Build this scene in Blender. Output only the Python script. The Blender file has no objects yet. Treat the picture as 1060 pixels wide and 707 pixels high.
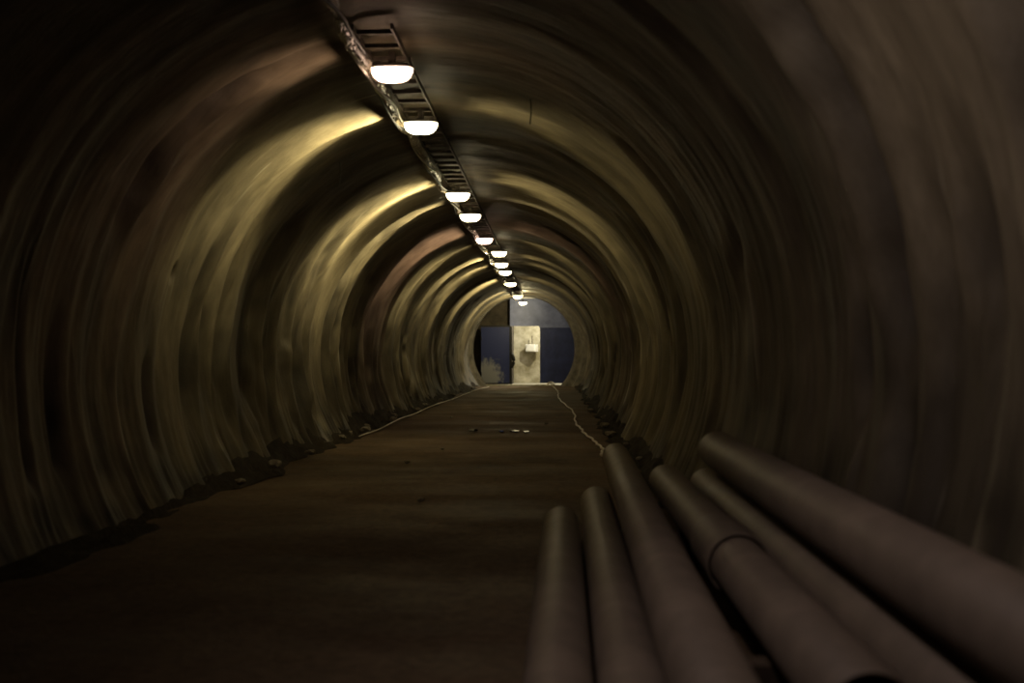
import bpy, bmesh, math, random
import numpy as np
from mathutils import Vector, Matrix

random.seed(7)
scene = bpy.context.scene
C = scene.collection

# ------------------------------------------------------------------ place
AX, AZ, R = -0.88, 1.05, 2.05          # tunnel axis (runs along +Y) and radius; floor at z = 0
END = 40.0                             # bulkhead at the far end
BACK = 43.4                            # back wall of the chamber behind it

# ------------------------------------------------------------------ noise
def _hash(ix, iy, seed):
    n = (ix.astype(np.int64) * 374761393 + iy.astype(np.int64) * 668265263 + seed * 974711) & 0xFFFFFFFF
    n = ((n ^ (n >> 13)) * 1274126177) & 0xFFFFFFFF
    n = n ^ (n >> 16)
    return (n & 0xFFFFFF) / float(0xFFFFFF) * 2 - 1

def vnoise(x, y, seed=0):
    x, y = np.broadcast_arrays(np.asarray(x, float), np.asarray(y, float))
    ix, iy = np.floor(x), np.floor(y)
    fx, fy = x - ix, y - iy
    fx = fx * fx * fx * (fx * (fx * 6 - 15) + 10)
    fy = fy * fy * (3 - 2 * fy)
    a = _hash(ix, iy, seed); b = _hash(ix + 1, iy, seed)
    c = _hash(ix, iy + 1, seed); d = _hash(ix + 1, iy + 1, seed)
    return (a * (1 - fx) + b * fx) * (1 - fy) + (c * (1 - fx) + d * fx) * fy

def sstep(a, b, x):
    t = np.clip((x - a) / (b - a), 0, 1)
    return t * t * (3 - 2 * t)

# ------------------------------------------------------------------ materials
def new_mat(name):
    m = bpy.data.materials.new(name); m.use_nodes = True
    nt = m.node_tree
    b = nt.nodes['Principled BSDF']
    return m, nt, b

def simple(name, col, rough=0.5, metal=0.0, noise=0.0, scale=6.0, bump=0.0, bscale=40.0, col2=None):
    m, nt, b = new_mat(name)
    b.inputs['Base Color'].default_value = (*col, 1)
    b.inputs['Roughness'].default_value = rough
    b.inputs['Metallic'].default_value = metal
    tc = nt.nodes.new('ShaderNodeTexCoord')
    if noise or col2:
        n = nt.nodes.new('ShaderNodeTexNoise'); n.inputs['Scale'].default_value = scale
        n.inputs['Detail'].default_value = 6; n.inputs['Roughness'].default_value = 0.65
        nt.links.new(tc.outputs['Object'], n.inputs['Vector'])
        r = nt.nodes.new('ShaderNodeValToRGB')
        r.color_ramp.elements[0].position = 0.35; r.color_ramp.elements[1].position = 0.68
        c2 = col2 or tuple(c * (1 + noise) for c in col)
        c1 = col if col2 else tuple(c * (1 - noise) for c in col)
        r.color_ramp.elements[0].color = (*c1, 1); r.color_ramp.elements[1].color = (*c2, 1)
        nt.links.new(n.outputs['Fac'], r.inputs['Fac'])
        nt.links.new(r.outputs['Color'], b.inputs['Base Color'])
    if bump:
        n2 = nt.nodes.new('ShaderNodeTexNoise'); n2.inputs['Scale'].default_value = bscale
        n2.inputs['Detail'].default_value = 4
        nt.links.new(tc.outputs['Object'], n2.inputs['Vector'])
        bp = nt.nodes.new('ShaderNodeBump'); bp.inputs['Strength'].default_value = bump
        bp.inputs['Distance'].default_value = 0.02
        nt.links.new(n2.outputs['Fac'], bp.inputs['Height'])
        nt.links.new(bp.outputs['Normal'], b.inputs['Normal'])
    return m

def wall_material():
    """sprayed concrete: ring-wise streaks, limey deposits and dark damp stains (UV = arc length, distance)"""
    m, nt, b = new_mat('ribbed_concrete')
    L = nt.links.new
    uv = nt.nodes.new('ShaderNodeUVMap'); uv.uv_map = 'arc'
    def nz(sx, sy, scale, detail, rough=0.6):
        mp = nt.nodes.new('ShaderNodeMapping'); mp.inputs['Scale'].default_value = (sx, sy, 1)
        L(uv.outputs['UV'], mp.inputs['Vector'])
        n = nt.nodes.new('ShaderNodeTexNoise'); n.inputs['Scale'].default_value = scale
        n.inputs['Detail'].default_value = detail; n.inputs['Roughness'].default_value = rough
        L(mp.outputs['Vector'], n.inputs['Vector'])
        return n.outputs['Fac']
    def ramp(fac, p0, c0, p1, c1):
        r = nt.nodes.new('ShaderNodeValToRGB')
        r.color_ramp.elements[0].position = p0; r.color_ramp.elements[0].color = (*c0, 1)
        r.color_ramp.elements[1].position = p1; r.color_ramp.elements[1].color = (*c1, 1)
        L(fac, r.inputs['Fac']); return r.outputs['Color']
    def mix(mode, fac, a, c):
        x = nt.nodes.new('ShaderNodeMix'); x.data_type = 'RGBA'; x.blend_type = mode
        if isinstance(fac, float): x.inputs['Factor'].default_value = fac
        else: L(fac, x.inputs['Factor'])
        L(a, x.inputs[6]); L(c, x.inputs[7]); return x.outputs[2]
    base = ramp(nz(.45, 1.6, 1.0, 5), .3, (.17, .142, .092), .7, (.33, .28, .18))
    streak = ramp(nz(.4, 3.2, 1.0, 5, .6),   .30, (.66, .64, .62), .66, (1.0, 1.0, 1.0))
    col = mix('MULTIPLY', 1.0, base, streak)
    fine = ramp(nz(5.0, 13.0, 1.0, 8, .7), .3, (.62, .6, .57), .62, (1.0, 1.0, 1.0))
    col = mix('MULTIPLY', 0.8, col, fine)
    # damp dark patches
    damp = ramp(nz(.7, 1.1, .9, 4), .40, (.34, .34, .36), .56, (1, 1, 1))
    col = mix('MULTIPLY', 0.8, col, damp)
    # thin limey runs
    lime = ramp(nz(.9, 9.0, 1.0, 3, .5), .68, (0, 0, 0), .76, (.9, .9, .9))
    pale = nt.nodes.new('ShaderNodeRGB'); pale.outputs[0].default_value = (.36, .33, .25, 1)
    col = mix('MIX', lime, col, pale.outputs[0])
    ac = nt.nodes.new('ShaderNodeAttribute'); ac.attribute_name = 'seam_glint'
    seam_glint = nt.nodes.new('ShaderNodeRGB'); seam_glint.outputs[0].default_value = (.46, .41, .29, 1)  # pale colour for the lit seam edges and their glints
    col = mix('MIX', ac.outputs['Fac'], col, seam_glint.outputs[0])
    at = nt.nodes.new('ShaderNodeAttribute'); at.attribute_name = 'dirt'  # carries real dirt and the shade painted behind the pipes
    mud_shade = nt.nodes.new('ShaderNodeRGB'); mud_shade.outputs[0].default_value = (.028, .022, .014, 1)
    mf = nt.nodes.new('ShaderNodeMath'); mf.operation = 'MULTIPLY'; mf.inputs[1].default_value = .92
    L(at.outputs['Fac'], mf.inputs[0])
    col = mix('MIX', mf.outputs[0], col, mud_shade.outputs[0])
    L(col, b.inputs['Base Color'])
    rg = nt.nodes.new('ShaderNodeMapRange')
    rg.inputs['To Min'].default_value = .42; rg.inputs['To Max'].default_value = .85
    L(nz(.7, 1.1, .9, 4), rg.inputs['Value'])
    wet = nt.nodes.new('ShaderNodeMath'); wet.operation = 'MULTIPLY_ADD'; wet.inputs[1].default_value = -.35; wet.use_clamp = True
    L(ac.outputs['Fac'], wet.inputs[0]); L(rg.outputs['Result'], wet.inputs[2]); L(wet.outputs[0], b.inputs['Roughness'])
    bp = nt.nodes.new('ShaderNodeBump'); bp.inputs['Strength'].default_value = .4
    bp.inputs['Distance'].default_value = .03
    ad = nt.nodes.new('ShaderNodeMath'); ad.operation = 'MULTIPLY_ADD'; ad.inputs[1].default_value = .45
    L(nz(9.0, 34.0, 1.0, 6, .7), ad.inputs[0]); L(nz(1.6, 7.0, 1.0, 6, .6), ad.inputs[2])
    L(ad.outputs[0], bp.inputs['Height']); L(bp.outputs['Normal'], b.inputs['Normal'])
    return m

def floor_material():
    m, nt, b = new_mat('damp_floor')
    L = nt.links.new
    tc = nt.nodes.new('ShaderNodeTexCoord')
    def nz(sc, scale, detail):
        mp = nt.nodes.new('ShaderNodeMapping'); mp.inputs['Scale'].default_value = sc
        L(tc.outputs['Object'], mp.inputs['Vector'])
        n = nt.nodes.new('ShaderNodeTexNoise'); n.inputs['Scale'].default_value = scale
        n.inputs['Detail'].default_value = detail; n.inputs['Roughness'].default_value = .65
        L(mp.outputs['Vector'], n.inputs['Vector']); return n.outputs['Fac']
    r = nt.nodes.new('ShaderNodeValToRGB')
    r.color_ramp.elements[0].position = .32; r.color_ramp.elements[0].color = (.095, .064, .038, 1)
    r.color_ramp.elements[1].position = .70; r.color_ramp.elements[1].color = (.20, .138, .084, 1)
    L(nz((.7, .5, 1), 1.4, 8), r.inputs['Fac'])
    r2 = nt.nodes.new('ShaderNodeValToRGB')
    r2.color_ramp.elements[0].position = .36; r2.color_ramp.elements[0].color = (.5, .5, .5, 1)
    r2.color_ramp.elements[1].position = .6; r2.color_ramp.elements[1].color = (1, 1, 1, 1)
    L(nz((1, 1, 1), 18, 5), r2.inputs['Fac'])
    x = nt.nodes.new('ShaderNodeMix'); x.data_type = 'RGBA'; x.blend_type = 'MULTIPLY'
    x.inputs['Factor'].default_value = .7
    L(r.outputs['Color'], x.inputs[6]); L(r2.outputs['Color'], x.inputs[7])
    L(x.outputs[2], b.inputs['Base Color'])
    rg = nt.nodes.new('ShaderNodeMapRange')
    rg.inputs['From Min'].default_value = .35; rg.inputs['From Max'].default_value = .65
    rg.inputs['To Min'].default_value = .6; rg.inputs['To Max'].default_value = .95
    L(nz((.4, .9, 1), 1.2, 4), rg.inputs['Value']); L(rg.outputs['Result'], b.inputs['Roughness'])
    b.inputs['Specular IOR Level'].default_value = .3
    bp = nt.nodes.new('ShaderNodeBump'); bp.inputs['Strength'].default_value = .5
    bp.inputs['Distance'].default_value = .02
    L(nz((1, 1, 1), 30, 6), bp.inputs['Height']); L(bp.outputs['Normal'], b.inputs['Normal'])
    return m

def emit(name, col, strength):
    m, nt, b = new_mat(name)
    b.inputs['Base Color'].default_value = (.8, .8, .8, 1)
    b.inputs['Emission Color'].default_value = (*col, 1)
    b.inputs['Emission Strength'].default_value = strength
    return m

def scuffed_blue():
    m, nt, b = new_mat('scuffed_blue_steel')
    L = nt.links.new
    tc = nt.nodes.new('ShaderNodeTexCoord')
    n = nt.nodes.new('ShaderNodeTexNoise'); n.inputs['Scale'].default_value = 5.0
    n.inputs['Detail'].default_value = 8; n.inputs['Roughness'].default_value = .7
    L(tc.outputs['Object'], n.inputs['Vector'])
    sp = nt.nodes.new('ShaderNodeSeparateXYZ'); L(tc.outputs['Object'], sp.inputs[0])
    # worn bare patch at the lower left of the leaf: |x|,z distance with noise
    vx = nt.nodes.new('ShaderNodeVectorMath'); vx.operation = 'DISTANCE'
    cb = nt.nodes.new('ShaderNodeCombineXYZ')
    L(sp.outputs['X'], cb.inputs['X']); L(sp.outputs['Z'], cb.inputs['Z'])
    L(cb.outputs[0], vx.inputs[0]); vx.inputs[1].default_value = (.18, 0, .30)
    ma = nt.nodes.new('ShaderNodeMath'); ma.operation = 'MULTIPLY_ADD'
    ma.inputs[1].default_value = 1.3; L(n.outputs['Fac'], ma.inputs[0]); L(vx.outputs['Value'], ma.inputs[2])
    r = nt.nodes.new('ShaderNodeValToRGB')
    r.color_ramp.elements[0].position = .80; r.color_ramp.elements[0].color = (.26, .27, .30, 1)
    r.color_ramp.elements[1].position = 1.0; r.color_ramp.elements[1].color = (.024, .036, .14, 1)
    sc = nt.nodes.new('ShaderNodeMath'); sc.operation = 'MULTIPLY'; sc.inputs[1].default_value = .76
    L(ma.outputs[0], sc.inputs[0]); L(sc.outputs[0], r.inputs['Fac'])
    L(r.outputs['Color'], b.inputs['Base Color'])
    b.inputs['Roughness'].default_value = .5
    return m

def crinkle(name, col):
    """shiny crinkled plastic wrap"""
    m, nt, b = new_mat(name)
    L = nt.links.new
    b.inputs['Base Color'].default_value = (*col, 1)
    b.inputs['Roughness'].default_value = .16
    b.inputs['Specular IOR Level'].default_value = .8
    tc = nt.nodes.new('ShaderNodeTexCoord')
    v = nt.nodes.new('ShaderNodeTexVoronoi'); v.inputs['Scale'].default_value = 60
    L(tc.outputs['Object'], v.inputs['Vector'])
    bp = nt.nodes.new('ShaderNodeBump'); bp.inputs['Strength'].default_value = 1.0
    bp.inputs['Distance'].default_value = .05
    L(v.outputs['Distance'], bp.inputs['Height']); L(bp.outputs['Normal'], b.inputs['Normal'])
    return m

M = dict(
    wall=wall_material(), floor=floor_material(),
    dirt=simple('wet_dirt', (.030, .023, .015), .85, noise=.5, scale=7, bump=.8, bscale=30),
    stone=simple('grey_stone', (.24, .21, .16), .7, noise=.4, scale=20, bump=.5),
    collar=simple('smooth_concrete', (.17, .155, .13), .6, noise=.5, scale=3.5, bump=.4, bscale=20),
    plaster=simple('stained_plaster', (.22, .19, .10), .8, scale=2.2, col2=(.60, .55, .40), bump=.2),
    rough_dark=simple('dark_rough_concrete', (.06, .048, .034), .8, noise=.5, scale=2.5, bump=.8, bscale=8),
    sill=simple('pale_concrete', (.45, .42, .34), .7, noise=.2, scale=8),
    blue=simple('blue_steel', (.045, .062, .20), .5, noise=.25, scale=3),
    blue_worn=scuffed_blue(),
    greyblue=simple('faded_blue_steel', (.15, .18, .38), .5, scale=2.6, col2=(.28, .33, .62)),
    black=simple('black_steel', (.012, .012, .014), .5, .3),
    box=simple('cream_enamel', (.78, .76, .66), .45),
    steel=simple('rusty_steel', (.085, .068, .05), .65, .3, noise=.5, scale=25),
    housing=simple('dark_cast_metal', (.05, .045, .04), .5, .5),
    lens=emit('lens_warm_white', (1.0, .84, .50), 12),
    lens_pink=emit('lens_pinkish_white', (1.0, .66, .46), 10),
    wrap=crinkle('crinkled_wrap', (.40, .33, .23)),
    cable=simple('pale_cable', (.78, .73, .66), .45),
    wire=simple('thin_wire', (.10, .10, .08), .5, .5),
    pipe=simple('dusty_pipe', (.180, .144, .112), .56, noise=.2, scale=5, bump=.06, bscale=60),
    wood=simple('dark_timber', (.07, .048, .03), .8, noise=.4, scale=8),
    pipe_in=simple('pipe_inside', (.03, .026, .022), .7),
)
def water_mat():
    m, nt, b = new_mat('puddle_water')
    b.inputs['Base Color'].default_value = (.02, .017, .012, 1)
    b.inputs['Roughness'].default_value = .03
    b.inputs['IOR'].default_value = 1.33
    return m
M['water'] = water_mat()

# ------------------------------------------------------------------ helpers
def tag(o, label=None, cat=None, group=None, kind=None):
    if label: o['label'] = label
    if cat: o['category'] = cat
    if group: o['group'] = group
    if kind: o['kind'] = kind
    return o

def empty(name, loc, rot=(0, 0, 0)):
    o = bpy.data.objects.new(name, None); C.objects.link(o)
    o.location = loc; o.rotation_euler = rot; o.empty_display_size = .1
    return o

def obj(name, bm, mat, parent=None, smooth=False, loc=(0, 0, 0), rot=(0, 0, 0)):
    me = bpy.data.meshes.new(name)
    bmesh.ops.recalc_face_normals(bm, faces=bm.faces)
    bm.to_mesh(me); bm.free()
    for mm in (mat if isinstance(mat, (list, tuple)) else [mat]):
        me.materials.append(mm)
    if smooth: me.polygons.foreach_set('use_smooth', [True] * len(me.polygons))
    o = bpy.data.objects.new(name, me); C.objects.link(o)
    o.location = loc; o.rotation_euler = rot
    if parent: o.parent = parent
    return o

def copy_tree(o, parent=None):
    c = o.copy(); C.objects.link(c); c.parent = parent
    for ch in list(o.children): copy_tree(ch, c)
    return c

def box(bm, x0, x1, y0, y1, z0, z1, bevel=0.0):
    vs = [bm.verts.new(p) for p in ((x0,y0,z0),(x1,y0,z0),(x1,y1,z0),(x0,y1,z0),(x0,y0,z1),(x1,y0,z1),(x1,y1,z1),(x0,y1,z1))]
    fs = [bm.faces.new([vs[i] for i in f]) for f in ((3,2,1,0),(4,5,6,7),(0,1,5,4),(1,2,6,5),(2,3,7,6),(3,0,4,7))]
    if bevel:
        es = list({e for f in fs for e in f.edges})
        bmesh.ops.bevel(bm, geom=es, offset=bevel, segments=2, affect='EDGES', profile=.5)
    return bm

def tube(bm, pts, r, n=8, cap=True):
    pts = [Vector(p) for p in pts]; rings = []
    up = Vector((0, 0, 1))
    for i, p in enumerate(pts):
        t = (pts[min(i + 1, len(pts) - 1)] - pts[max(i - 1, 0)]).normalized()
        a = t.cross(up)
        if a.length < .05: a = t.cross(Vector((1, 0, 0)))
        a.normalize(); b_ = t.cross(a).normalized()
        rr = r[i] if isinstance(r, (list, tuple)) else r
        rings.append([bm.verts.new(p + (a * math.cos(2 * math.pi * k / n) + b_ * math.sin(2 * math.pi * k / n)) * rr) for k in range(n)])
    for i in range(len(rings) - 1):
        for k in range(n):
            bm.faces.new((rings[i][k], rings[i][(k + 1) % n], rings[i + 1][(k + 1) % n], rings[i + 1][k]))
    if cap:
        bm.faces.new(rings[0][::-1]); bm.faces.new(rings[-1])
    return bm

def spline(pts, sub=8):
    P = [Vector(p) for p in pts]; out = []
    for i in range(len(P) - 1):
        p0, p1, p2, p3 = P[max(i - 1, 0)], P[i], P[i + 1], P[min(i + 2, len(P) - 1)]
        for k in range(sub):
            t = k / sub
            out.append(.5 * ((2 * p1) + (p2 - p0) * t + (2 * p0 - 5 * p1 + 4 * p2 - p3) * t * t + (3 * p1 - p0 - 3 * p2 + p3) * t ** 3))
    out.append(P[-1]); return out

# ------------------------------------------------------------------ tunnel lining
# crease lines in the lining: (distance along tunnel, [(angle from crown in degrees, offset)...], width, depth)
CREASES = [
    (7.30, -68, -14, .050, .075), (7.05, -60, -20, .09, .03),
    (10.15, -112, -74, .050, .06), (11.08, -106, -46, .14, .085), (11.65, -118, -70, .06, .05),
    (12.85, -120, -48, .085, .10), (13.25, -112, -60, .05, .06), (12.3, -116, -80, .05, .05),
    (14.50, -118, -24, .075, .08), (15.3, -118, -60, .05, .05), (16.4, -118, -50, .05, .06),
    (17.6, -118, -30, .06, .06), (19.4, -118, -40, .06, .06), (21.0, -118, -30, .07, .06), (22.6, -118, -20, .06, .06),
    (3.98, 40, 112, .10, .10), (3.62, 76, 112, .07, .05), (4.45, 78, 100, .07, .05), (2.71, 50, 90, .09, .08), (3.25, 72, 92, .10, .06),
    (6.62, 70, 84, .09, .10), (5.3, 30, 80, .06, .035), (8.3, 40, 110, .05, .05),
    (10.4, 20, 100, .05, .05), (12.4, 15, 118, .05, .05), (14.9, 20, 118, .05, .05), (17.2, 20, 118, .06, .05),
    (20.2, 10, 118, .06, .06), (24.6, 20, 120, .08, .06), (27.5, 10, 118, .08, .06), (25.0, -118, 0, .08, .06), (28.6, -118, 0, .09, .06),
]
# protruding rings: the lining bulges inward here and catches the lamps
BULGES = [(9.20, -80, -8, .20, .075), (7.62, -66, -18, .15, .03), (12.95, -84, -10, .16, .06), (14.05, -60, -8, .16, .05),
          (17.0, -110, -8, .2, .05), (18.6, -110, -10, .2, .05), (20.4, -110, -10, .2, .05), (23.4, -110, 110, .25, .05),
          (26.2, -112, 112, .3, .06), (30.2, -112, 112, .3, .05), (9.9, 10, 70, .25, .05), (13.6, 8, 80, .2, .05), (15.9, 8, 80, .2, .05),
          (18.3, 8, 90, .2, .05), (21.3, 8, 100, .25, .05)]

_r = random.Random(23)
for _i in range(80):
    _side = -1 if _i % 2 else 1
    _y = 9.0 + 28 * _r.random() ** 1.5
    _a = _r.uniform(84, 122); _b = _a - _r.uniform(18, 62)
    CREASES.append((_y, min(_side * _a, _side * _b), max(_side * _a, _side * _b), _r.uniform(.0035, .0075) * _y, _r.uniform(.03, .06)))

CREASES = [(c[0], c[1], c[2], c[3] * (1.75 if 5 < c[0] < 17 else 1.0 if c[0] < 5 else 1.3), c[4]) for c in CREASES]

def crease_profile(y, t, i, c):
    yc, a0, a1, w, dep = c
    yy = y - yc - .05 * vnoise(t * 2.2, i * 7.3, 20) - .018 * vnoise(t * 9, i * 3.1, 21)
    th = t * 57.3
    win = sstep(a0 - 4, a0 + 9, th) * (1 - sstep(a1 - 9, a1 + 4, th))
    return yy, win * (.65 + .35 * vnoise(t * 5, i * 5.7, 22))

def rows(y, yc, reach):
    return slice(int(np.searchsorted(y[:, 0], yc - reach)), int(np.searchsorted(y[:, 0], yc + reach)))

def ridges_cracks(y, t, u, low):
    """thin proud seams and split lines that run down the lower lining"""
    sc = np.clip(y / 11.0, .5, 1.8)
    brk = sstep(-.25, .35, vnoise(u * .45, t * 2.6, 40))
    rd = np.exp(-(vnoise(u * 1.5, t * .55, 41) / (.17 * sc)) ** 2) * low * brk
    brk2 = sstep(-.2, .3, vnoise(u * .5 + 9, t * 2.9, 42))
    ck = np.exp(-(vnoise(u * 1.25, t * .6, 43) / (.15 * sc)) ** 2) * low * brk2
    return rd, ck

def warp(y, t):
    return y + .22 * vnoise(t * .9, y * .35, 1) + .07 * vnoise(t * 2.3, y * .8, 2)

def glint_amount(y, th):
    """pale tone painting lit edges and glints on the proud seams"""
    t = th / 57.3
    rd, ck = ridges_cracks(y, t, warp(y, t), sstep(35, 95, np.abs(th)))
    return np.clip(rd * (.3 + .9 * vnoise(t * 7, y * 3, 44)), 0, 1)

def dirt_shade_amount(y, th):
    """damp dirt in the creases and at the foot, plus shade painted behind the pipes"""
    s = 0 * y
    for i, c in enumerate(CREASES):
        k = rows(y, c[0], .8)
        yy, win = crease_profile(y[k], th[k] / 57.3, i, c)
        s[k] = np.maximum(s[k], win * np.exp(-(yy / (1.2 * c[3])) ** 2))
    t = th / 57.3
    rd, ck = ridges_cracks(y, t, warp(y, t), sstep(35, 95, np.abs(th)))
    s = np.maximum(s, ck)
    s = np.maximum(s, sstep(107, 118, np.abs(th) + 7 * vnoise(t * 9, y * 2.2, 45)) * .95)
    s = np.maximum(s, sstep(88, 108, th + 9 * vnoise(t * 6, y * 1.6, 46)) * (1 - sstep(8, 10, y)) * .85)  # shade low behind the pipes, painted in as a dark tone
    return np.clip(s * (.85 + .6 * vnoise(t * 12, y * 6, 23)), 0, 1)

def displacement(y, th):
    """inward bulge (metres) of the lining at distance y and angle th (degrees from the crown)"""
    t = th / 57.3
    u = y + .22 * vnoise(t * .9, y * .35, 1) + .07 * vnoise(t * 2.3, y * .8, 2)
    d = .050 * vnoise(u * .62, t * .5, 3)
    d += .030 * vnoise(u * 1.5, t * .7, 4)
    d += .012 * vnoise(u * 3.6, t * 1.0, 5)
    low = sstep(35, 95, np.abs(th))
    d += .014 * low * vnoise(u * 5.2, t * 1.1, 11)
    d += (.003 + .009 * low) * vnoise(u * 8.5, t * 1.6, 6)
    d += (.0012 + .005 * low) * vnoise(u * 19.0, t * 3.0, 7)
    d += .0025 * vnoise(y * 9.0, t * 18.0, 8)
    rd, ck = ridges_cracks(y, t, u, low)
    d += .030 * rd - .055 * ck
    for i, c in enumerate(CREASES):
        k = rows(y, c[0], .8); w, dep = c[3], c[4]
        yy, win = crease_profile(y[k], t[k], i, c)
        d[k] += win * 1.25 * dep * (.2 * np.exp(-((yy + 1.9 * w) / (1.1 * w)) ** 2) + .55 * np.exp(-((yy - 1.9 * w) / (.9 * w)) ** 2) - np.exp(-(yy / w) ** 2))
    for i, (yc, a0, a1, w, h) in enumerate(BULGES):
        k = rows(y, yc, 1.6)
        yy = y[k] - yc - .06 * vnoise(t[k] * 1.8, i * 4.3, 30)
        win = sstep(a0 - 12, a0 + 14, th[k]) * (1 - sstep(a1 - 10, a1 + 6, th[k]))
        d[k] += win * h * np.exp(-(yy / w) ** 2)
    # the little hole low on the left
    d -= .12 * np.exp(-((y - 8.61) / .05) ** 2 - ((th + 72.6) / 1.6) ** 2)
    return d

ys = [-7.0]
while ys[-1] < 2.0: ys.append(ys[-1] + .15)
while ys[-1] < END - .5: ys.append(ys[-1] + min(.055, max(.012, .0019 * ys[-1])))
ys.append(END - .5)
ys = np.array(ys)
TH0 = 126.0
ths = np.linspace(-TH0, TH0, 331)
Yg, Tg = np.meshgrid(ys, ths, indexing='ij')
D = displacement(Yg, Tg)
calm = 1 - sstep(END - 4, END - .6, Yg)                       # the lining is smoother by the end collar
D = D * (.25 + .75 * calm)
flat = sstep(88, 102, Tg) * (1 - sstep(7.5, 9.5, Yg))           # the lining is even behind the pipe stack
D = D * (1 - flat) + np.minimum(D, .0) * flat
crown = np.exp(-((Tg + 5.5) / 7.0) ** 2)                       # kept clear for the cable ladder
D = D * (1 - crown) + np.minimum(D, -.005) * crown
rad = R - D
DIRT_SHADE = dirt_shade_amount(Yg, Tg)
SEAM_GLINT = glint_amount(Yg, Tg)
X = AX + rad * np.sin(np.radians(Tg)); Z = AZ + rad * np.cos(np.radians(Tg))
P = np.stack([X, Yg, Z], -1)
# grid normals (towards the axis) so the three sections of the lining shade as one surface
gy = np.gradient(P, axis=0); gt = np.gradient(P, axis=1)
N = np.cross(gt, gy); N /= np.linalg.norm(N, axis=-1, keepdims=True) + 1e-12
flip = (N[..., 0] * (AX - X) + N[..., 2] * (AZ - Z)) < 0
N[flip] *= -1

def grid_mesh(name, j0, j1, mat):
    p = P[:, j0:j1 + 1]; n = N[:, j0:j1 + 1]
    ny, nt_ = p.shape[:2]
    me = bpy.data.meshes.new(name)
    nv = ny * nt_; nf = (ny - 1) * (nt_ - 1)
    me.vertices.add(nv); me.vertices.foreach_set('co', p.reshape(-1).astype(np.float32))
    idx = np.arange(nv).reshape(ny, nt_)
    q = np.stack([idx[:-1, :-1], idx[1:, :-1], idx[1:, 1:], idx[:-1, 1:]], -1).reshape(-1, 4)
    me.loops.add(nf * 4); me.loops.foreach_set('vertex_index', q.reshape(-1).astype(np.int32))
    me.polygons.add(nf)
    me.polygons.foreach_set('loop_start', np.arange(0, nf * 4, 4, dtype=np.int32))
    me.polygons.foreach_set('use_smooth', np.ones(nf, dtype=bool))
    me.update(calc_edges=True)
    uvl = me.uv_layers.new(name='arc')
    uu = np.stack([np.radians(Tg[:, j0:j1 + 1]) * R, Yg[:, j0:j1 + 1]], -1).reshape(-1, 2)
    uvl.data.foreach_set('uv', uu[q.reshape(-1)].reshape(-1).astype(np.float32))
    at = me.attributes.new('dirt', 'FLOAT', 'POINT')  # dirt together with painted shade
    at.data.foreach_set('value', DIRT_SHADE[:, j0:j1 + 1].reshape(-1).astype(np.float32))
    at = me.attributes.new('seam_glint', 'FLOAT', 'POINT')
    at.data.foreach_set('value', SEAM_GLINT[:, j0:j1 + 1].reshape(-1).astype(np.float32))
    me.materials.append(mat)
    me.normals_split_custom_set_from_vertices(n.reshape(-1, 3).tolist())
    o = bpy.data.objects.new(name, me); C.objects.link(o)
    return o

jl = int(np.argmin(np.abs(ths + 52))); jr = int(np.argmin(np.abs(ths - 52)))
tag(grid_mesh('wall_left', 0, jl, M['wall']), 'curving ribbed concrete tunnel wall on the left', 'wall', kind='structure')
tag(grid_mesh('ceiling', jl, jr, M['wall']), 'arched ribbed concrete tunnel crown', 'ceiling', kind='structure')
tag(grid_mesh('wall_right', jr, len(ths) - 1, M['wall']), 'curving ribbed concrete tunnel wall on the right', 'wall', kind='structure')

# ------------------------------------------------------------------ floor
def floor_mesh():
    xs = np.linspace(-2.95, 1.2, 60)
    fy = [-7.0]
    while fy[-1] < BACK + .3: fy.append(fy[-1] + .16)
    fy = np.array(fy)
    Xf, Yf = np.meshgrid(xs, fy, indexing='ij')
    Zf = .016 * vnoise(Xf * .7, Yf * .5, 50) + .006 * vnoise(Xf * 2.4, Yf * 2.0, 51) - .008
    Zf = np.where(Yf > END - .6, -.004, Zf)
    Zf = np.where((Yf < 8.5) & (Xf > -.4), -.003, Zf)         # level under the pipes
    bm = bmesh.new()
    vs = [[bm.verts.new((Xf[i, j], Yf[i, j], Zf[i, j])) for j in range(len(fy))] for i in range(len(xs))]
    for i in range(len(xs) - 1):
        for j in range(len(fy) - 1):
            bm.faces.new((vs[i][j], vs[i + 1][j], vs[i + 1][j + 1], vs[i][j + 1]))
    me = bpy.data.meshes.new('floor'); bm.to_mesh(me); bm.free()
    me.materials.append(M['floor'])
    me.polygons.foreach_set('use_smooth', [True] * len(me.polygons))
    o = bpy.data.objects.new('floor', me); C.objects.link(o); return o
tag(floor_mesh(), 'dark dusty brown tunnel floor', 'floor', kind='structure')

# banks of dirt washed against both walls
def bank(name, side, label):
    bm = bmesh.new(); rows = []
    y = 5.0 if side < 0 else 1.2
    while y < END - .35:
        h = .15 + .06 * float(vnoise(y * .8, 3 * side, 60)) + .03 * float(vnoise(y * 2.1, side, 61))
        if side > 0 and y < 8: h = .17
        if side < 0: h *= float(sstep(7.0, 12.0, y)) * 1.1 + .15
        w = .16 + .07 * float(vnoise(y * .9, 9 * side, 62)) + .05 * float(vnoise(y * 3.7, side, 63))
        if side > 0 and y < 8: w = .02
        xw = math.sqrt(R * R - AZ * AZ)
        row = []
        for k in range(9):
            t = k / 8
            zz = h * (t ** 1.5) + .030 * float(vnoise(y * 4.5, k * 1.3, 64 + side)) * (0 < k < 8)
            xe = xw - w + (w + .02 + math.sqrt(max(0, R * R - (AZ - h) ** 2)) - xw) * t
            row.append(bm.verts.new((AX + side * xe, y, zz - .012 * (k == 0))))
        rows.append(row); y += .09
    for a, b_ in zip(rows, rows[1:]):
        for k in range(8): bm.faces.new((a[k], a[k + 1], b_[k + 1], b_[k]))
    o = obj(name, bm, M['dirt'], smooth=True)
    return tag(o, label, 'dirt', kind='stuff')
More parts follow.
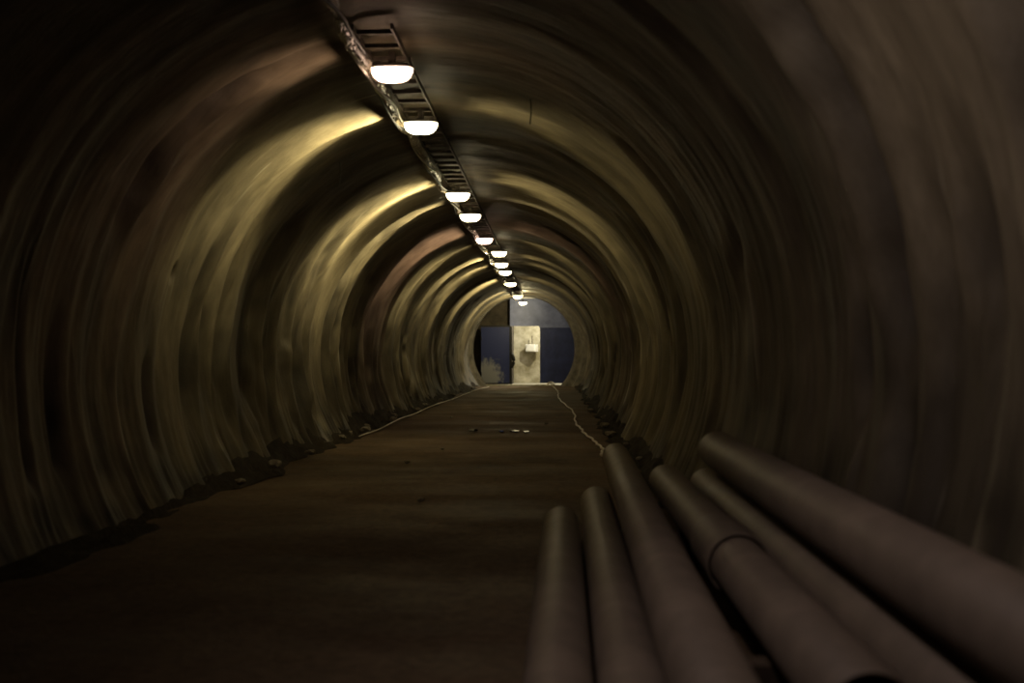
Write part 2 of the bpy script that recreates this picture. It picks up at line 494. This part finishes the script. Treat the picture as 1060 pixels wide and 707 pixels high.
bank('dirt_bank', -1, 'dark damp dirt piled along the foot of the left wall')
bank('dirt_bank', 1, 'dark damp dirt piled along the foot of the right wall')

# ------------------------------------------------------------------ far end: collar, chamber, bulkhead
bpy.data.materials['wet_dirt'].node_tree.nodes['Principled BSDF'].inputs['Specular IOR Level'].default_value = .15
def collar():
    """thick rounded concrete collar that closes the ribbed lining"""
    CX, CZ, RX, RZ = -1.0, 1.27, 1.76, 1.82
    prof = [(END - .8, 1.02), (END - .72, .9), (END - .66, .72), (END - .58, .62), (END - .42, .58), (END - .36, .62), (END - .25, .48), (END - .26, .3), (END - .2, .12), (END - .08, .02), (END + .06, 0.0), (END + .4, 0.0), (END + .45, .1), (END + .45, 1.05)]
    bm = bmesh.new(); rows = []
    n = 96
    for yy, f in prof:
        row = []
        for k in range(n + 1):
            a = math.radians(-140 + 280 * k / n)
            xo, zo = AX + (R + .02) * math.sin(a), AZ + (R + .02) * math.cos(a)
            xi, zi = CX + RX * math.sin(a), CZ + RZ * math.cos(a)
            row.append(bm.verts.new((xi + (xo - xi) * f, yy, zi + (zo - zi) * f)))
        rows.append(row)
    for a, b_ in zip(rows, rows[1:]):
        for k in range(n): bm.faces.new((a[k], a[k + 1], b_[k + 1], b_[k]))
    o = obj('trim_1', bm, M['collar'], smooth=True)
    return tag(o, 'thick rounded concrete collar framing the bulkhead', 'trim', kind='structure')
collar()

def chamber():
    bm = bmesh.new(); rows = []
    for yy in np.linspace(END + .4, BACK + .05, 14):
        row = []
        for k in range(65):
            a = math.radians(-126 + 252 * k / 64)
            rr = R + .25 - .03 * float(vnoise(yy * 3, k * .1, 70))
            row.append(bm.verts.new((AX + rr * math.sin(a), yy, AZ + rr * math.cos(a))))
        rows.append(row)
    for a, b_ in zip(rows, rows[1:]):
        for k in range(64): bm.faces.new((a[k], a[k + 1], b_[k + 1], b_[k]))
    tag(obj('ceiling', bm, M['collar'], smooth=True), 'concrete vault of the chamber behind the bulkhead', 'ceiling', kind='structure')
    bm = bmesh.new(); box(bm, AX - 2.4, AX + 2.4, BACK, BACK + .2, -.2, 3.5)
    tag(obj('wall_end', bm, M['plaster']), 'stained pale back wall seen through the doorway', 'wall', kind='structure')
    bm = bmesh.new(); box(bm, AX - 1.7, AX + 1.7, END + .5, BACK - .002, -.05, .02)
    tag(obj('floor_chamber', bm, M['sill']), 'pale concrete floor of the lit chamber', 'floor', kind='structure')
    bm = bmesh.new(); box(bm, -1.505, -1.455, END + .69, BACK - .002, .02, 3.1)  # added partition, keeps the chamber light off the dark gap
    box(bm, -3.1, -1.505, END + 1.1, END + 1.16, .02, 3.35)  # dark sheet standing in for the unlit opening
    tag(obj('wall_light_stop', bm, M['rough_dark']), 'added dark brown wall shading the gap above the scuffed door', 'wall', kind='structure')
    bm = bmesh.new(); box(bm, -2.3, .08, END - .06, END + .46, -.05, .045, .012)
    tag(obj('trim_2', bm, M['sill']), 'low pale concrete sill across the bulkhead', 'trim', kind='structure')
chamber()

YP = END + .62      # plane of the bulkhead
def arc_panel(bm, x0, x1, z0, z1, y0, y1, rmax=2.18):
    """flat panel, its top cut to the vault where it would run into it"""
    n = 14
    tops = []
    for k in range(n + 1):
        x = x0 + (x1 - x0) * k / n
        zt = AZ + math.sqrt(max(.01, rmax ** 2 - (x - AX) ** 2))
        tops.append((x, min(z1, zt)))
    poly = [(x0, z0), (x1, z0)] + tops[::-1]
    f = [bm.verts.new((x, y0, z)) for x, z in poly]; g = [bm.verts.new((x, y1, z)) for x, z in poly]
    bm.faces.new(f); bm.faces.new(g[::-1])
    m = len(poly)
    for i in range(m): bm.faces.new((f[i], g[i], g[(i + 1) % m], f[(i + 1) % m]))
    return bm

S = (YP) / 1200.0
def wx(px): return (px - 572) * S
def wz(py): return 1.05 - (py - 368) * S
# left door leaf, scuffed, a gap beside it
def leaf(name, label, x0, x1, z0, z1, mat, handle=None):
    r = empty(name, (x0, YP, 0)); tag(r, label, 'door', kind='structure')
    bm = bmesh.new(); arc_panel(bm, 0, x1 - x0, z0, z1, 0, .05, 9)
    obj('door_leaf', bm, mat, r)
    bm = bmesh.new()
    for a, b_, c_, d_ in ((0, x1 - x0, z1 - .06, z1), (0, x1 - x0, z0, z0 + .06), (0, .05, z0 + .06, z1 - .06), (x1 - x0 - .05, x1 - x0, z0 + .06, z1 - .06)):
        box(bm, a, b_, -.018, 0, c_, d_)
    obj('door_frame', bm, mat, r)
    for zz in (.4, 1.65):
        bm = bmesh.new(); xx = -.0 if x0 < -1.5 else (x1 - x0)
        tube(bm, [(xx, -.02, zz - .07), (xx, -.02, zz + .07)], .022, 10)
        obj('hinge', bm, M['black'], r)
    return r
leaf('door_1', 'dark blue steel door leaf with pale scuffed patch, left of the lit doorway', wx(498), wx(527.3), wz(396.5), wz(338.6), M['blue_worn'])
leaf('door_2', 'plain dark blue steel door leaf right of the lit doorway', wx(559), wx(598), wz(396.5), wz(338.6), M['blue'])

bm = bmesh.new(); arc_panel(bm, wx(528), wx(558.6), wz(337.5), wz(309), YP, YP + .05)
box(bm, wx(528), wx(558), YP - .02, YP, wz(337.5), wz(336))
tag(obj('steel_panel', bm, M['greyblue']), 'faded grey-blue steel panel right above the lit doorway', 'panel')
bm = bmesh.new(); arc_panel(bm, wx(558.6), wx(592), wz(337.5), wz(309), YP, YP + .05)
box(bm, wx(558.2), wx(598), YP - .04, YP - .019, wz(339.2), wz(336))
tag(obj('steel_panel', bm, M['greyblue']), 'faded blue steel panel with curved edge above the right door leaf', 'panel')
# dark post with lever between the left leaf and the doorway
r = empty('door_post', (wx(528.7), YP, 0)); tag(r, 'black steel post on the left of the lit doorway', 'post')
bm = bmesh.new(); box(bm, -.045, .045, -.03, .07, .0, wz(338), .008); obj('post', bm, M['black'], r)
bm = bmesh.new()
pts = [(  .02 + .09 * math.sin(math.pi * k / 10), .0, .62 + .5 * k / 10) for k in range(11)]
tube(bm, pts, .06, 10); obj('latch', bm, M['black'], r, True)
bm = bmesh.new(); box(bm, wx(497), wx(528), YP + .0, YP + .05, wz(338.2), wz(336.8))
tag(obj('steel_beam', bm, M['black']), 'thin black beam above the scuffed blue door leaf', 'beam')

# pale box on the back wall of the chamber
xb = (551 - 572) * BACK / 1200; zb = 1.05 + (368 - 360.3) * BACK / 1200
r = empty('junction_box', (xb, BACK - .30, zb), (0, 0, math.radians(-24)))
tag(r, 'cream electrical box on the wall seen through the doorway', 'electrical box')
bm = bmesh.new(); box(bm, -.2, .2, -.16, .1, -.14, .14, .012); obj('box_body', bm, M['box'], r)
bm = bmesh.new(); box(bm, -.17, .17, -.175, -.16, -.115, .115, .006); obj('box_lid', bm, M['box'], r)
bm = bmesh.new(); tube(bm, [(.0, .0, .14), (0, .0, .46)], .018, 10); obj('conduit', bm, M['steel'], r, True)

# ------------------------------------------------------------------ ceiling services
# cable ladder
XL, XR_, ZL = -1.20, -0.965, 3.025
r = empty('cable_ladder', ((XL + XR_) / 2, 6.9, ZL)); tag(r, 'dark steel cable ladder under the tunnel crown', 'cable tray')
for xx in (XL, XR_):
    bm = bmesh.new(); box(bm, xx - .007, xx + .007, 6.9, 38.9, ZL - .018, ZL + .018)
    bmesh.ops.translate(bm, verts=bm.verts, vec=(-(XL + XR_) / 2, -6.9, -ZL)); obj('side_rail', bm, M['steel'], r)
rung = None
for k in range(99):
    if rung is None:
        bm = bmesh.new(); box(bm, -(XR_ - XL) / 2, (XR_ - XL) / 2, -.02, .02, -.016, .012, .004)
        rung = obj('rung', bm, M['steel'], r); o = rung
    else:
        o = rung.copy(); C.objects.link(o)
    o.parent = r; o.location = (0, .12 + k * .32, 0)
hg = None
for k in range(22):
    if hg is None:
        bm = bmesh.new(); tube(bm, [(0, 0, -.02), (0, 0, .075)], .006, 6)
        hg = obj('hanger', bm, M['steel'], r); o = hg
    else:
        o = hg.copy(); C.objects.link(o)
    o.parent = r; o.location = ((-.105, .105)[k % 2], 1.0 + k // 2 * 3.0, 0)

# cable bundle in crinkled wrap, slung beside the lamps
bp_ = []
for k in range(0, 640):
    y = 3.5 + k * .055
    bp_.append((-1.215 + .05 * math.exp(-((y - 5.6) / .9) ** 2) + .016 * math.sin(y * 1.9) + .01 * math.sin(y * 5.3),
                y, 2.925 + .016 * math.sin(y * 2 * math.pi / 1.9)))
r = empty('cable_bundle', (-1.205, 3.5, 2.86)); tag(r, 'long cable bundle in shiny crinkled wrap slung beside the ceiling lamps', 'cable')
bm = bmesh.new()
rr = [.031 * (1 + .28 * float(vnoise(i * .9, 0, 80)) + .18 * float(vnoise(i * .17, 5, 81))) for i in range(len(bp_))]
tube(bm, [Vector(p) - Vector(r.location) for p in bp_], rr, 14)
for v in bm.verts:
    v.co += Vector((random.uniform(-1, 1), 0, random.uniform(-1, 1))) * .006
obj('plastic_wrap', bm, M['wrap'], r)
for ph, rad_, mt in ((0, .012, M['black']), (2.1, .010, M['cable'])):
    bm = bmesh.new()
    tube(bm, [Vector(p) - Vector(r.location) + Vector((.04 * math.cos(ph + i * .11), 0, .04 * math.sin(ph + i * .11))) for i, p in enumerate(bp_)], rad_, 6)
    obj('cable', bm, mt, r, True)

# bulkhead lamps -------------------------------------------------------
def lens_bm():
    bm = bmesh.new()
    nu, nv = 14, 5
    rows = []
    for j in range(nv + 1):
        t = j / nv * math.pi / 2
        row = []
        for i in range(nu):
            a = 2 * math.pi * i / nu
            c, s = math.cos(a), math.sin(a)
            sx = math.copysign(abs(c) ** .7, c); sy = math.copysign(abs(s) ** .7, s)
            k = math.cos(t) ** .6 if j < nv else 0
            row.append(bm.verts.new((.135 * sx * k, .066 * sy * k, -.088 * math.sin(t))))
            if k == 0: break
        rows.append(row)
    for a, b_ in zip(rows, rows[1:]):
        for i in range(nu):
            if len(b_) == 1: bm.faces.new((a[i], a[(i + 1) % nu], b_[0]))
            else: bm.faces.new((a[i], a[(i + 1) % nu], b_[(i + 1) % nu], b_[i]))
    return bm

def make_lamp(lens_mat):
    r = empty('bulkhead_lamp', (0, 0, 0))
    bm = bmesh.new(); box(bm, -.112, .112, -.05, .05, .012, .045, .012); obj('housing', bm, M['housing'], r)
    obj('lens', lens_bm(), lens_mat, r, True, loc=(0, 0, .018))
    for sx in (-.05, .05):
        bm = bmesh.new()
        tube(bm, [(sx, .069 * math.cos(a), .018 - .090 * math.sin(a)) for a in np.linspace(0, math.pi, 11)], .003, 5)
        obj('guard_wire', bm, M['housing'], r)
    bm = bmesh.new(); tube(bm, [(-.10, 0, .03), (-.122, 0, .03), (-.126, 0, .055)], .012, 8); obj('cable_gland', bm, M['housing'], r, True)
    bm = bmesh.new(); box(bm, -.02, .02, -.03, .03, .045, .12); obj('bracket', bm, M['steel'], r)
    return r
lw = make_lamp(M['lens']); lp = make_lamp(M['lens_pink'])
# x, y, z, which lens, label
LAMPS = [
    (-1.030, 7.40, 2.875, 'p', 'nearest ceiling lamp, with a pinkish glow and the dark ladder end above it'),
    (-1.050, 9.20, 2.885, 'w', 'second ceiling lamp from the camera, brightest, warm white'),
    (-1.068, 13.05, 2.860, 'w', 'third ceiling lamp from the camera, first of the second pair'),
    (-1.045, 14.70, 2.820, 'w', 'fourth ceiling lamp from the camera, second of the second pair'),
    (-1.080, 18.3, 2.880, 'p', 'fifth ceiling lamp from the camera, pinkish, first of the third pair'),
    (-0.950, 20.6, 2.875, 'w', 'sixth ceiling lamp from the camera, set right of the row'),
    (-1.030, 23.3, 2.885, 'w', 'seventh ceiling lamp from the camera'),
    (-1.040, 25.5, 2.885, 'w', 'eighth ceiling lamp from the camera'),
    (-1.064, 29.7, 2.885, 'w', 'third ceiling lamp back from the blue bulkhead'),
    (-1.085, 36.0, 2.885, 'w', 'second ceiling lamp back from the blue bulkhead'),
    (-0.985, 38.5, 2.800, 'w', 'farthest ceiling lamp, hanging in front of the blue bulkhead'),
]
def lamp_light(loc, energy, col, fan=True, fans=None):
    """light of one lamp; its reflector throws a fan across the tunnel, mostly to the left"""
    l = bpy.data.lights.new('lamp_light', 'POINT'); l.energy = energy; l.color = col; l.shadow_soft_size = .03
    o = bpy.data.objects.new('lamp_light', l); C.objects.link(o); o.location = loc
    if fan:
        l.use_nodes = True; nt = l.node_tree; em = nt.nodes['Emission']
        tc = nt.nodes.new('ShaderNodeTexCoord'); sp = nt.nodes.new('ShaderNodeSeparateXYZ')
        nt.links.new(tc.outputs['Normal'], sp.inputs[0])
        prev = None
        for axis, stops in (fans or (('Y', FAN_Y), ('Z', FAN_Z), ('X', FAN_X))):
            ma = nt.nodes.new('ShaderNodeMath'); ma.operation = 'MULTIPLY_ADD'
            ma.inputs[1].default_value = .5; ma.inputs[2].default_value = .5
            nt.links.new(sp.outputs[axis], ma.inputs[0])
            cr = nt.nodes.new('ShaderNodeValToRGB'); el = cr.color_ramp.elements
            while len(el) < len(stops): el.new(.5)
            for e, (p, v) in zip(el, stops): e.position = p * .5 + .5
            for e, (p, v) in zip(el, stops): e.color = (v, v, v, 1)
            nt.links.new(ma.outputs[0], cr.inputs['Fac'])
            if prev is None: prev = cr.outputs['Color']
            else:
                mu = nt.nodes.new('ShaderNodeMath'); mu.operation = 'MULTIPLY'
                nt.links.new(prev, mu.inputs[0]); nt.links.new(cr.outputs['Color'], mu.inputs[1]); prev = mu.outputs[0]
        nt.links.new(prev, em.inputs['Strength'])
    return o
FAN_Y = [(-1, .003), (-.72, .006), (-.48, .05), (-.26, .6), (-.05, 1), (.28, 1), (.42, .55), (.54, .08), (.8, .012)]
FAN_Z = [(-1, .07), (-.85, .05), (-.68, .10), (-.54, .36), (-.35, 1), (-.15, 1.15), (.12, 1.15), (.4, .7), (.7, 0)]
FAN_X_NEAR = [(-1, 1), (-.2, 1), (.1, .07), (1, .05)]
FAN_X = [(-1, 1), (-.2, 1), (.1, .2), (1, .16)]
used = {'w': False, 'p': False}
for (x, y, z, kind, lab) in LAMPS:
    src = lw if kind == 'w' else lp
    o = src if not used[kind] else copy_tree(src)
    used[kind] = True
    o.location = (x, y, z)
    lamp_light((x, y, z - .115), 26 if y < 8 else 90 if kind == 'p' else 110 if y > 38 else 360 if 12 < y < 14 else 270 if y < 16 and y > 14 else 210,
               (1.0, .66, .46) if kind == 'p' else (1.0, .84, .44), True,
               (('X', [(-1, 1), (-.1, 1), (.3, .45), (1, .2)]),) if y > 38 else (('Y', FAN_Y), ('Z', FAN_Z), ('X', FAN_X_NEAR)) if y < 8 else None)
    tag(o, lab, 'lamp', 'bulkhead lamps along the tunnel crown')

# little wires hanging from the vault
for (x, y, z1, z0, lab) in ((-1.94, 10.5, 2.87, 2.60, 'short thin wire hanging from the vault left of the second lamp'),
                            (-.165, 8.65, 2.99, 2.78, 'short thin wire hanging from the vault right of the second lamp')):
    bm = bmesh.new()
    tube(bm, spline([(x, y, z1 + .06), (x, y, z1), (x + .006, y, (z0 + z1) / 2), (x - .004, y + .004, z0)]), .005, 6)
    tube(bm, [(x - .05, y, z1 + .002), (x + .05, y, z1 + .002)], .006, 6)
    tag(obj('hanging_wire', bm, M['wire']), lab, 'wire')

# ------------------------------------------------------------------ cables on the floor
def gpt(px, py, z=.02):
    d = 1200 * (1.05 - z) / (py - 368); return ((px - 572) / 1200 * d, d, z)
pts = [(-0.033, 39.24, 0.02), (0.091, 36.35, 0.02), (0.152, 31.53, 0.02), (0.153, 27.47, 0.02), (0.357, 22.07, 0.02), (0.362, 17.73, 0.02), (0.406, 15.97, 0.02), (0.482, 14.26, 0.02), (0.546, 13.09, 0.02), (0.522, 12.12, 0.02), (0.524, 11.24, 0.02), (0.505, 10.3, 0.02), (0.50, 9.2, 0.02), (0.50, 8.5, 0.02)]
bm = bmesh.new()
sp = spline(pts, 10)
sp = [Vector((p.x + .012 * math.sin(i * 1.3) + .01 * math.sin(i * .47), p.y, .022)) for i, p in enumerate(sp)]
tube(bm, sp, .014, 8)
tag(obj('power_cable', bm, M['cable'], smooth=True), 'white cable snaking along the right side of the floor to the bulkhead', 'cable')
bm = bmesh.new()
sp = spline([(-.02, 38.9, .06), (-.12, 38.75, .07), (-.16, 38.9, .13), (-.03, 39.0, .16), (.06, 38.8, .1), (-.02, 38.7, .055), (-.2, 38.8, .06), (-.1, 39.0, .12), (.1, 38.9, .05)], 8)
tube(bm, sp, .016, 8)
tag(obj('cable_coil', bm, M['cable'], smooth=True), 'small tangle of white cable by the sill at the far end', 'cable')
bm = bmesh.new()
sp = spline([(-2.50, 14.6, -.01), (-2.45, 15.7, .02), (-2.43, 18.0, .03), (-2.43, 20.4, .035), (-2.40, 24.2, .03), (-2.32, 30.6, .03), (-2.2, 36, .03), (-2.1, 38.5, .02)], 10)
sp = [Vector((p.x, p.y, p.z + .012 * math.sin(i * .37))) for i, p in enumerate(sp)]
tube(bm, sp, .010, 8)
tag(obj('ground_cable', bm, M['cable'], smooth=True), 'thin pale cable lying straight along the left edge of the floor', 'cable')

# puddles
for i, (x, y, sx, sy, lab) in enumerate(((-1.10, 16.1, .06, .16, 'leftmost small puddle in the middle of the floor'),
                          (-.70, 15.9, .035, .12, 'second small puddle from the left in the middle of the floor'),
                          (-.53, 15.95, .06, .14, 'shiny puddle in the middle of the floor below the doorway'),
                          (-.36, 15.85, .04, .12, 'rightmost small puddle in the middle of the floor'),)):
    bm = bmesh.new(); n = 28; vs = []; vt = []
    for k in range(n):
        a = 2 * math.pi * k / n
        f = 1 + .35 * float(vnoise(2 * math.cos(a) + i * 5, 2 * math.sin(a), 90))
        vs.append(bm.verts.new((sx * f * math.cos(a), sy * f * math.sin(a), .004)))
        vt.append(bm.verts.new((sx * f * 1.04 * math.cos(a), sy * f * 1.04 * math.sin(a), -.006)))
    bm.faces.new(vs)
    for k in range(n): bm.faces.new((vs[k], vt[k], vt[(k + 1) % n], vs[(k + 1) % n]))
    tag(obj('puddle', bm, M['water'], loc=(x, y, .012)), lab, 'puddle', 'small puddles on the tunnel floor')

# rubble
def chunk_bm(s, seed):
    bm = bmesh.new(); bmesh.ops.create_icosphere(bm, subdivisions=2, radius=s)
    for v in bm.verts:
        n = v.co.normalized()
        k = 1 + .35 * float(vnoise(n.x * 1.7 + seed, n.y * 1.7 + n.z * 2.3, seed))
        v.co = Vector((v.co.x * k * 1.2, v.co.y * k, v.co.z * k * .65))
    return bm
chunks = [obj('concrete_chunk', chunk_bm(.055, 100 + i), M['stone']) for i in range(3)]
def scatter(spots, label, group):
    for i, (x, y, z, s) in enumerate(spots):
        src = chunks[i % 3]
        if src.get('label') is None: o = src
        else: o = src.copy(); C.objects.link(o)
        o.location = (x, y, z); o.scale = (s,) * 3; o.rotation_euler = (0, 0, random.uniform(0, 6.3))
        tag(o, label, 'stone', group)
scatter([(-2.56 + random.uniform(-.1, .1), y + random.uniform(-.4, .4), .055, random.uniform(.6, 1.35)) for y in
         (9.4, 10.6, 11.8, 12.7, 13.8, 14.6, 15.8, 16.6, 18, 19.6, 21.5, 23.5, 26, 29, 32, 35)],
        'fallen concrete chunk on the dirt at the foot of the left wall', 'concrete chunks along the left wall')
scatter([(.78 + random.uniform(-.1, .08), y + random.uniform(-.4, .4), .05, random.uniform(.6, 1.3)) for y in
         (10, 11.2, 13, 14.7, 16.5, 18.8, 21, 24, 28, 33)],
        'fallen concrete chunk on the dirt at the foot of the right wall', 'concrete chunks along the right wall')
scatter([(-1.42, 11.3, .012, .5), (-.95, 8.35, .012, .5), (-1.23, 12.9, .012, .45), (-.1, 17.8, .012, .5), (-1.7, 19.5, .012, .5)],
        'small loose stone lying out on the bare floor', 'loose stones on the floor')

# ------------------------------------------------------------------ stack of pipes on the right
def pipe(name, label, x, z, y0, y1, yaw, ro=.103, coupling=None):
    """hollow pipe from y0 (near) to y1 (far); x is its position at y = 3"""
    r = empty(name, (x, 3.0, z), (0, 0, -math.atan(yaw)))
    tag(r, label, 'pipe', 'pipes stacked against the right wall')
    ri = ro - .009; n = 56
    bm = bmesh.new()
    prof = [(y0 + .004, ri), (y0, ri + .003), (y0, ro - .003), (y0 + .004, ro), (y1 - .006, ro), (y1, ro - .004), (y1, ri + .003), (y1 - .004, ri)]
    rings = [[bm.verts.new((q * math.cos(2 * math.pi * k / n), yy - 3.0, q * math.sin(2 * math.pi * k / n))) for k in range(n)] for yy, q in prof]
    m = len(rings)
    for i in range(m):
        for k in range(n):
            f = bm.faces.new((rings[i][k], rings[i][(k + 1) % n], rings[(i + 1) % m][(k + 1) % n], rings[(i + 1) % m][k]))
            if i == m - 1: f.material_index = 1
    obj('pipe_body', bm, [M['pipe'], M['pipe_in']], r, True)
    if coupling:
        c0, c1, rc = coupling
        bm = bmesh.new()
        prof = [(c0 + .07, ro + .001), (c0 + .004, rc - .005), (c0, rc - .003), (c0, rc - .001), (c0 + .004, rc), (c1 - .1, rc), (c1, ro + .001)]
        rings = [[bm.verts.new((q * math.cos(2 * math.pi * k / n), yy - 3.0, q * math.sin(2 * math.pi * k / n))) for k in range(n)] for yy, q in prof]
        for i in range(len(rings) - 1):
            for k in range(n):
                bm.faces.new((rings[i][k], rings[i][(k + 1) % n], rings[i + 1][(k + 1) % n], rings[i + 1][k]))
        obj('coupling', bm, M['pipe'], r, True)
    return r
pipe('pipe', 'short grey pipe on the floor, leftmost of the pipe stack',   .012, .104, 1.3, 6.5, .010)
pipe('pipe', 'grey pipe on the floor, second from the left in the pipe stack', .226, .104, 1.3, 7.5, .012)
pipe('pipe', 'longest grey pipe, beside the floor pipes and reaching farthest down the tunnel', .380, .270, 2.40, 9.0, .018)
pipe('pipe', 'grey pipe with a socket joint in the middle of the stack', .688, .270, 2.52, 7.25, .003, coupling=(4.34, 5.0, .117))
pipe('pipe', 'grey pipe between the jointed pipe and the topmost pipe', .900, .290, 1.5, 6.83, .001)
pipe('pipe', 'topmost grey pipe with a long highlight, lying nearest the right wall', .893, .525, 1.3, 6.5, .006)
for yb, lab in ((3.4, 'low timber batten under the pipes, nearer of the two'), (5.9, 'low timber batten under the pipes, farther of the two')):
    bm = bmesh.new(); box(bm, .345, .86, yb - .05, yb + .05, .0, .166, .006)
    tag(obj('timber_batten', bm, M['wood']), lab, 'timber', 'timber battens under the pipes')

# ------------------------------------------------------------------ lights
def point(name, loc, energy, col, radius=.06):
    l = bpy.data.lights.new(name, 'POINT'); l.energy = energy; l.color = col; l.shadow_soft_size = radius
    o = bpy.data.objects.new(name, l); C.objects.link(o); o.location = loc; return o
point('chamber_lamp', (-.15, 41.7, 2.55), 220, (1.0, .93, .72))
lamp_light((-.55, 2.5, 2.75), 50, (1.0, .80, .74), True, (('X', [(-1, .015), (-.3, .1), (0, .6), (.2, 1), (1, 1)]), ('Z', [(-1, 1), (-.14, 1), (0, .25), (.2, .05), (1, 0)]), ('Y', [(-1, 1), (.5, 1), (.95, .5)])))  # added unseen light without fixture, brightens the near right wall and pipes

w = bpy.data.worlds.new('World'); scene.world = w; w.use_nodes = True
w.node_tree.nodes['Background'].inputs['Color'].default_value = (0, 0, 0, 1)
w.node_tree.nodes['Background'].inputs['Strength'].default_value = 0

# ------------------------------------------------------------------ camera
cam = bpy.data.cameras.new('camera'); co = bpy.data.objects.new('camera', cam); C.objects.link(co)
cam.sensor_width = 36; cam.lens = 1200 / 1060 * 36
co.location = (0, 0, 1.05)
yaw = math.atan(42 / 1200); pitch = math.atan(14.5 / 1200)
co.rotation_euler = (math.pi / 2 + pitch, 0, yaw)
cam.clip_start = .02
cam.dof.use_dof = True; cam.dof.focus_distance = 16; cam.dof.aperture_fstop = 1.8
scene.camera = co

scene.view_settings.view_transform = 'Standard'
scene.view_settings.look = 'None'
scene.view_settings.gamma = 1
scene.view_settings.exposure = 0
scene.view_settings.use_curve_mapping = False
scene.cycles.use_denoising = True
scene.cycles.max_bounces = 8
scene.cycles.sample_clamp_indirect = 4
scene.cycles.use_light_tree = True
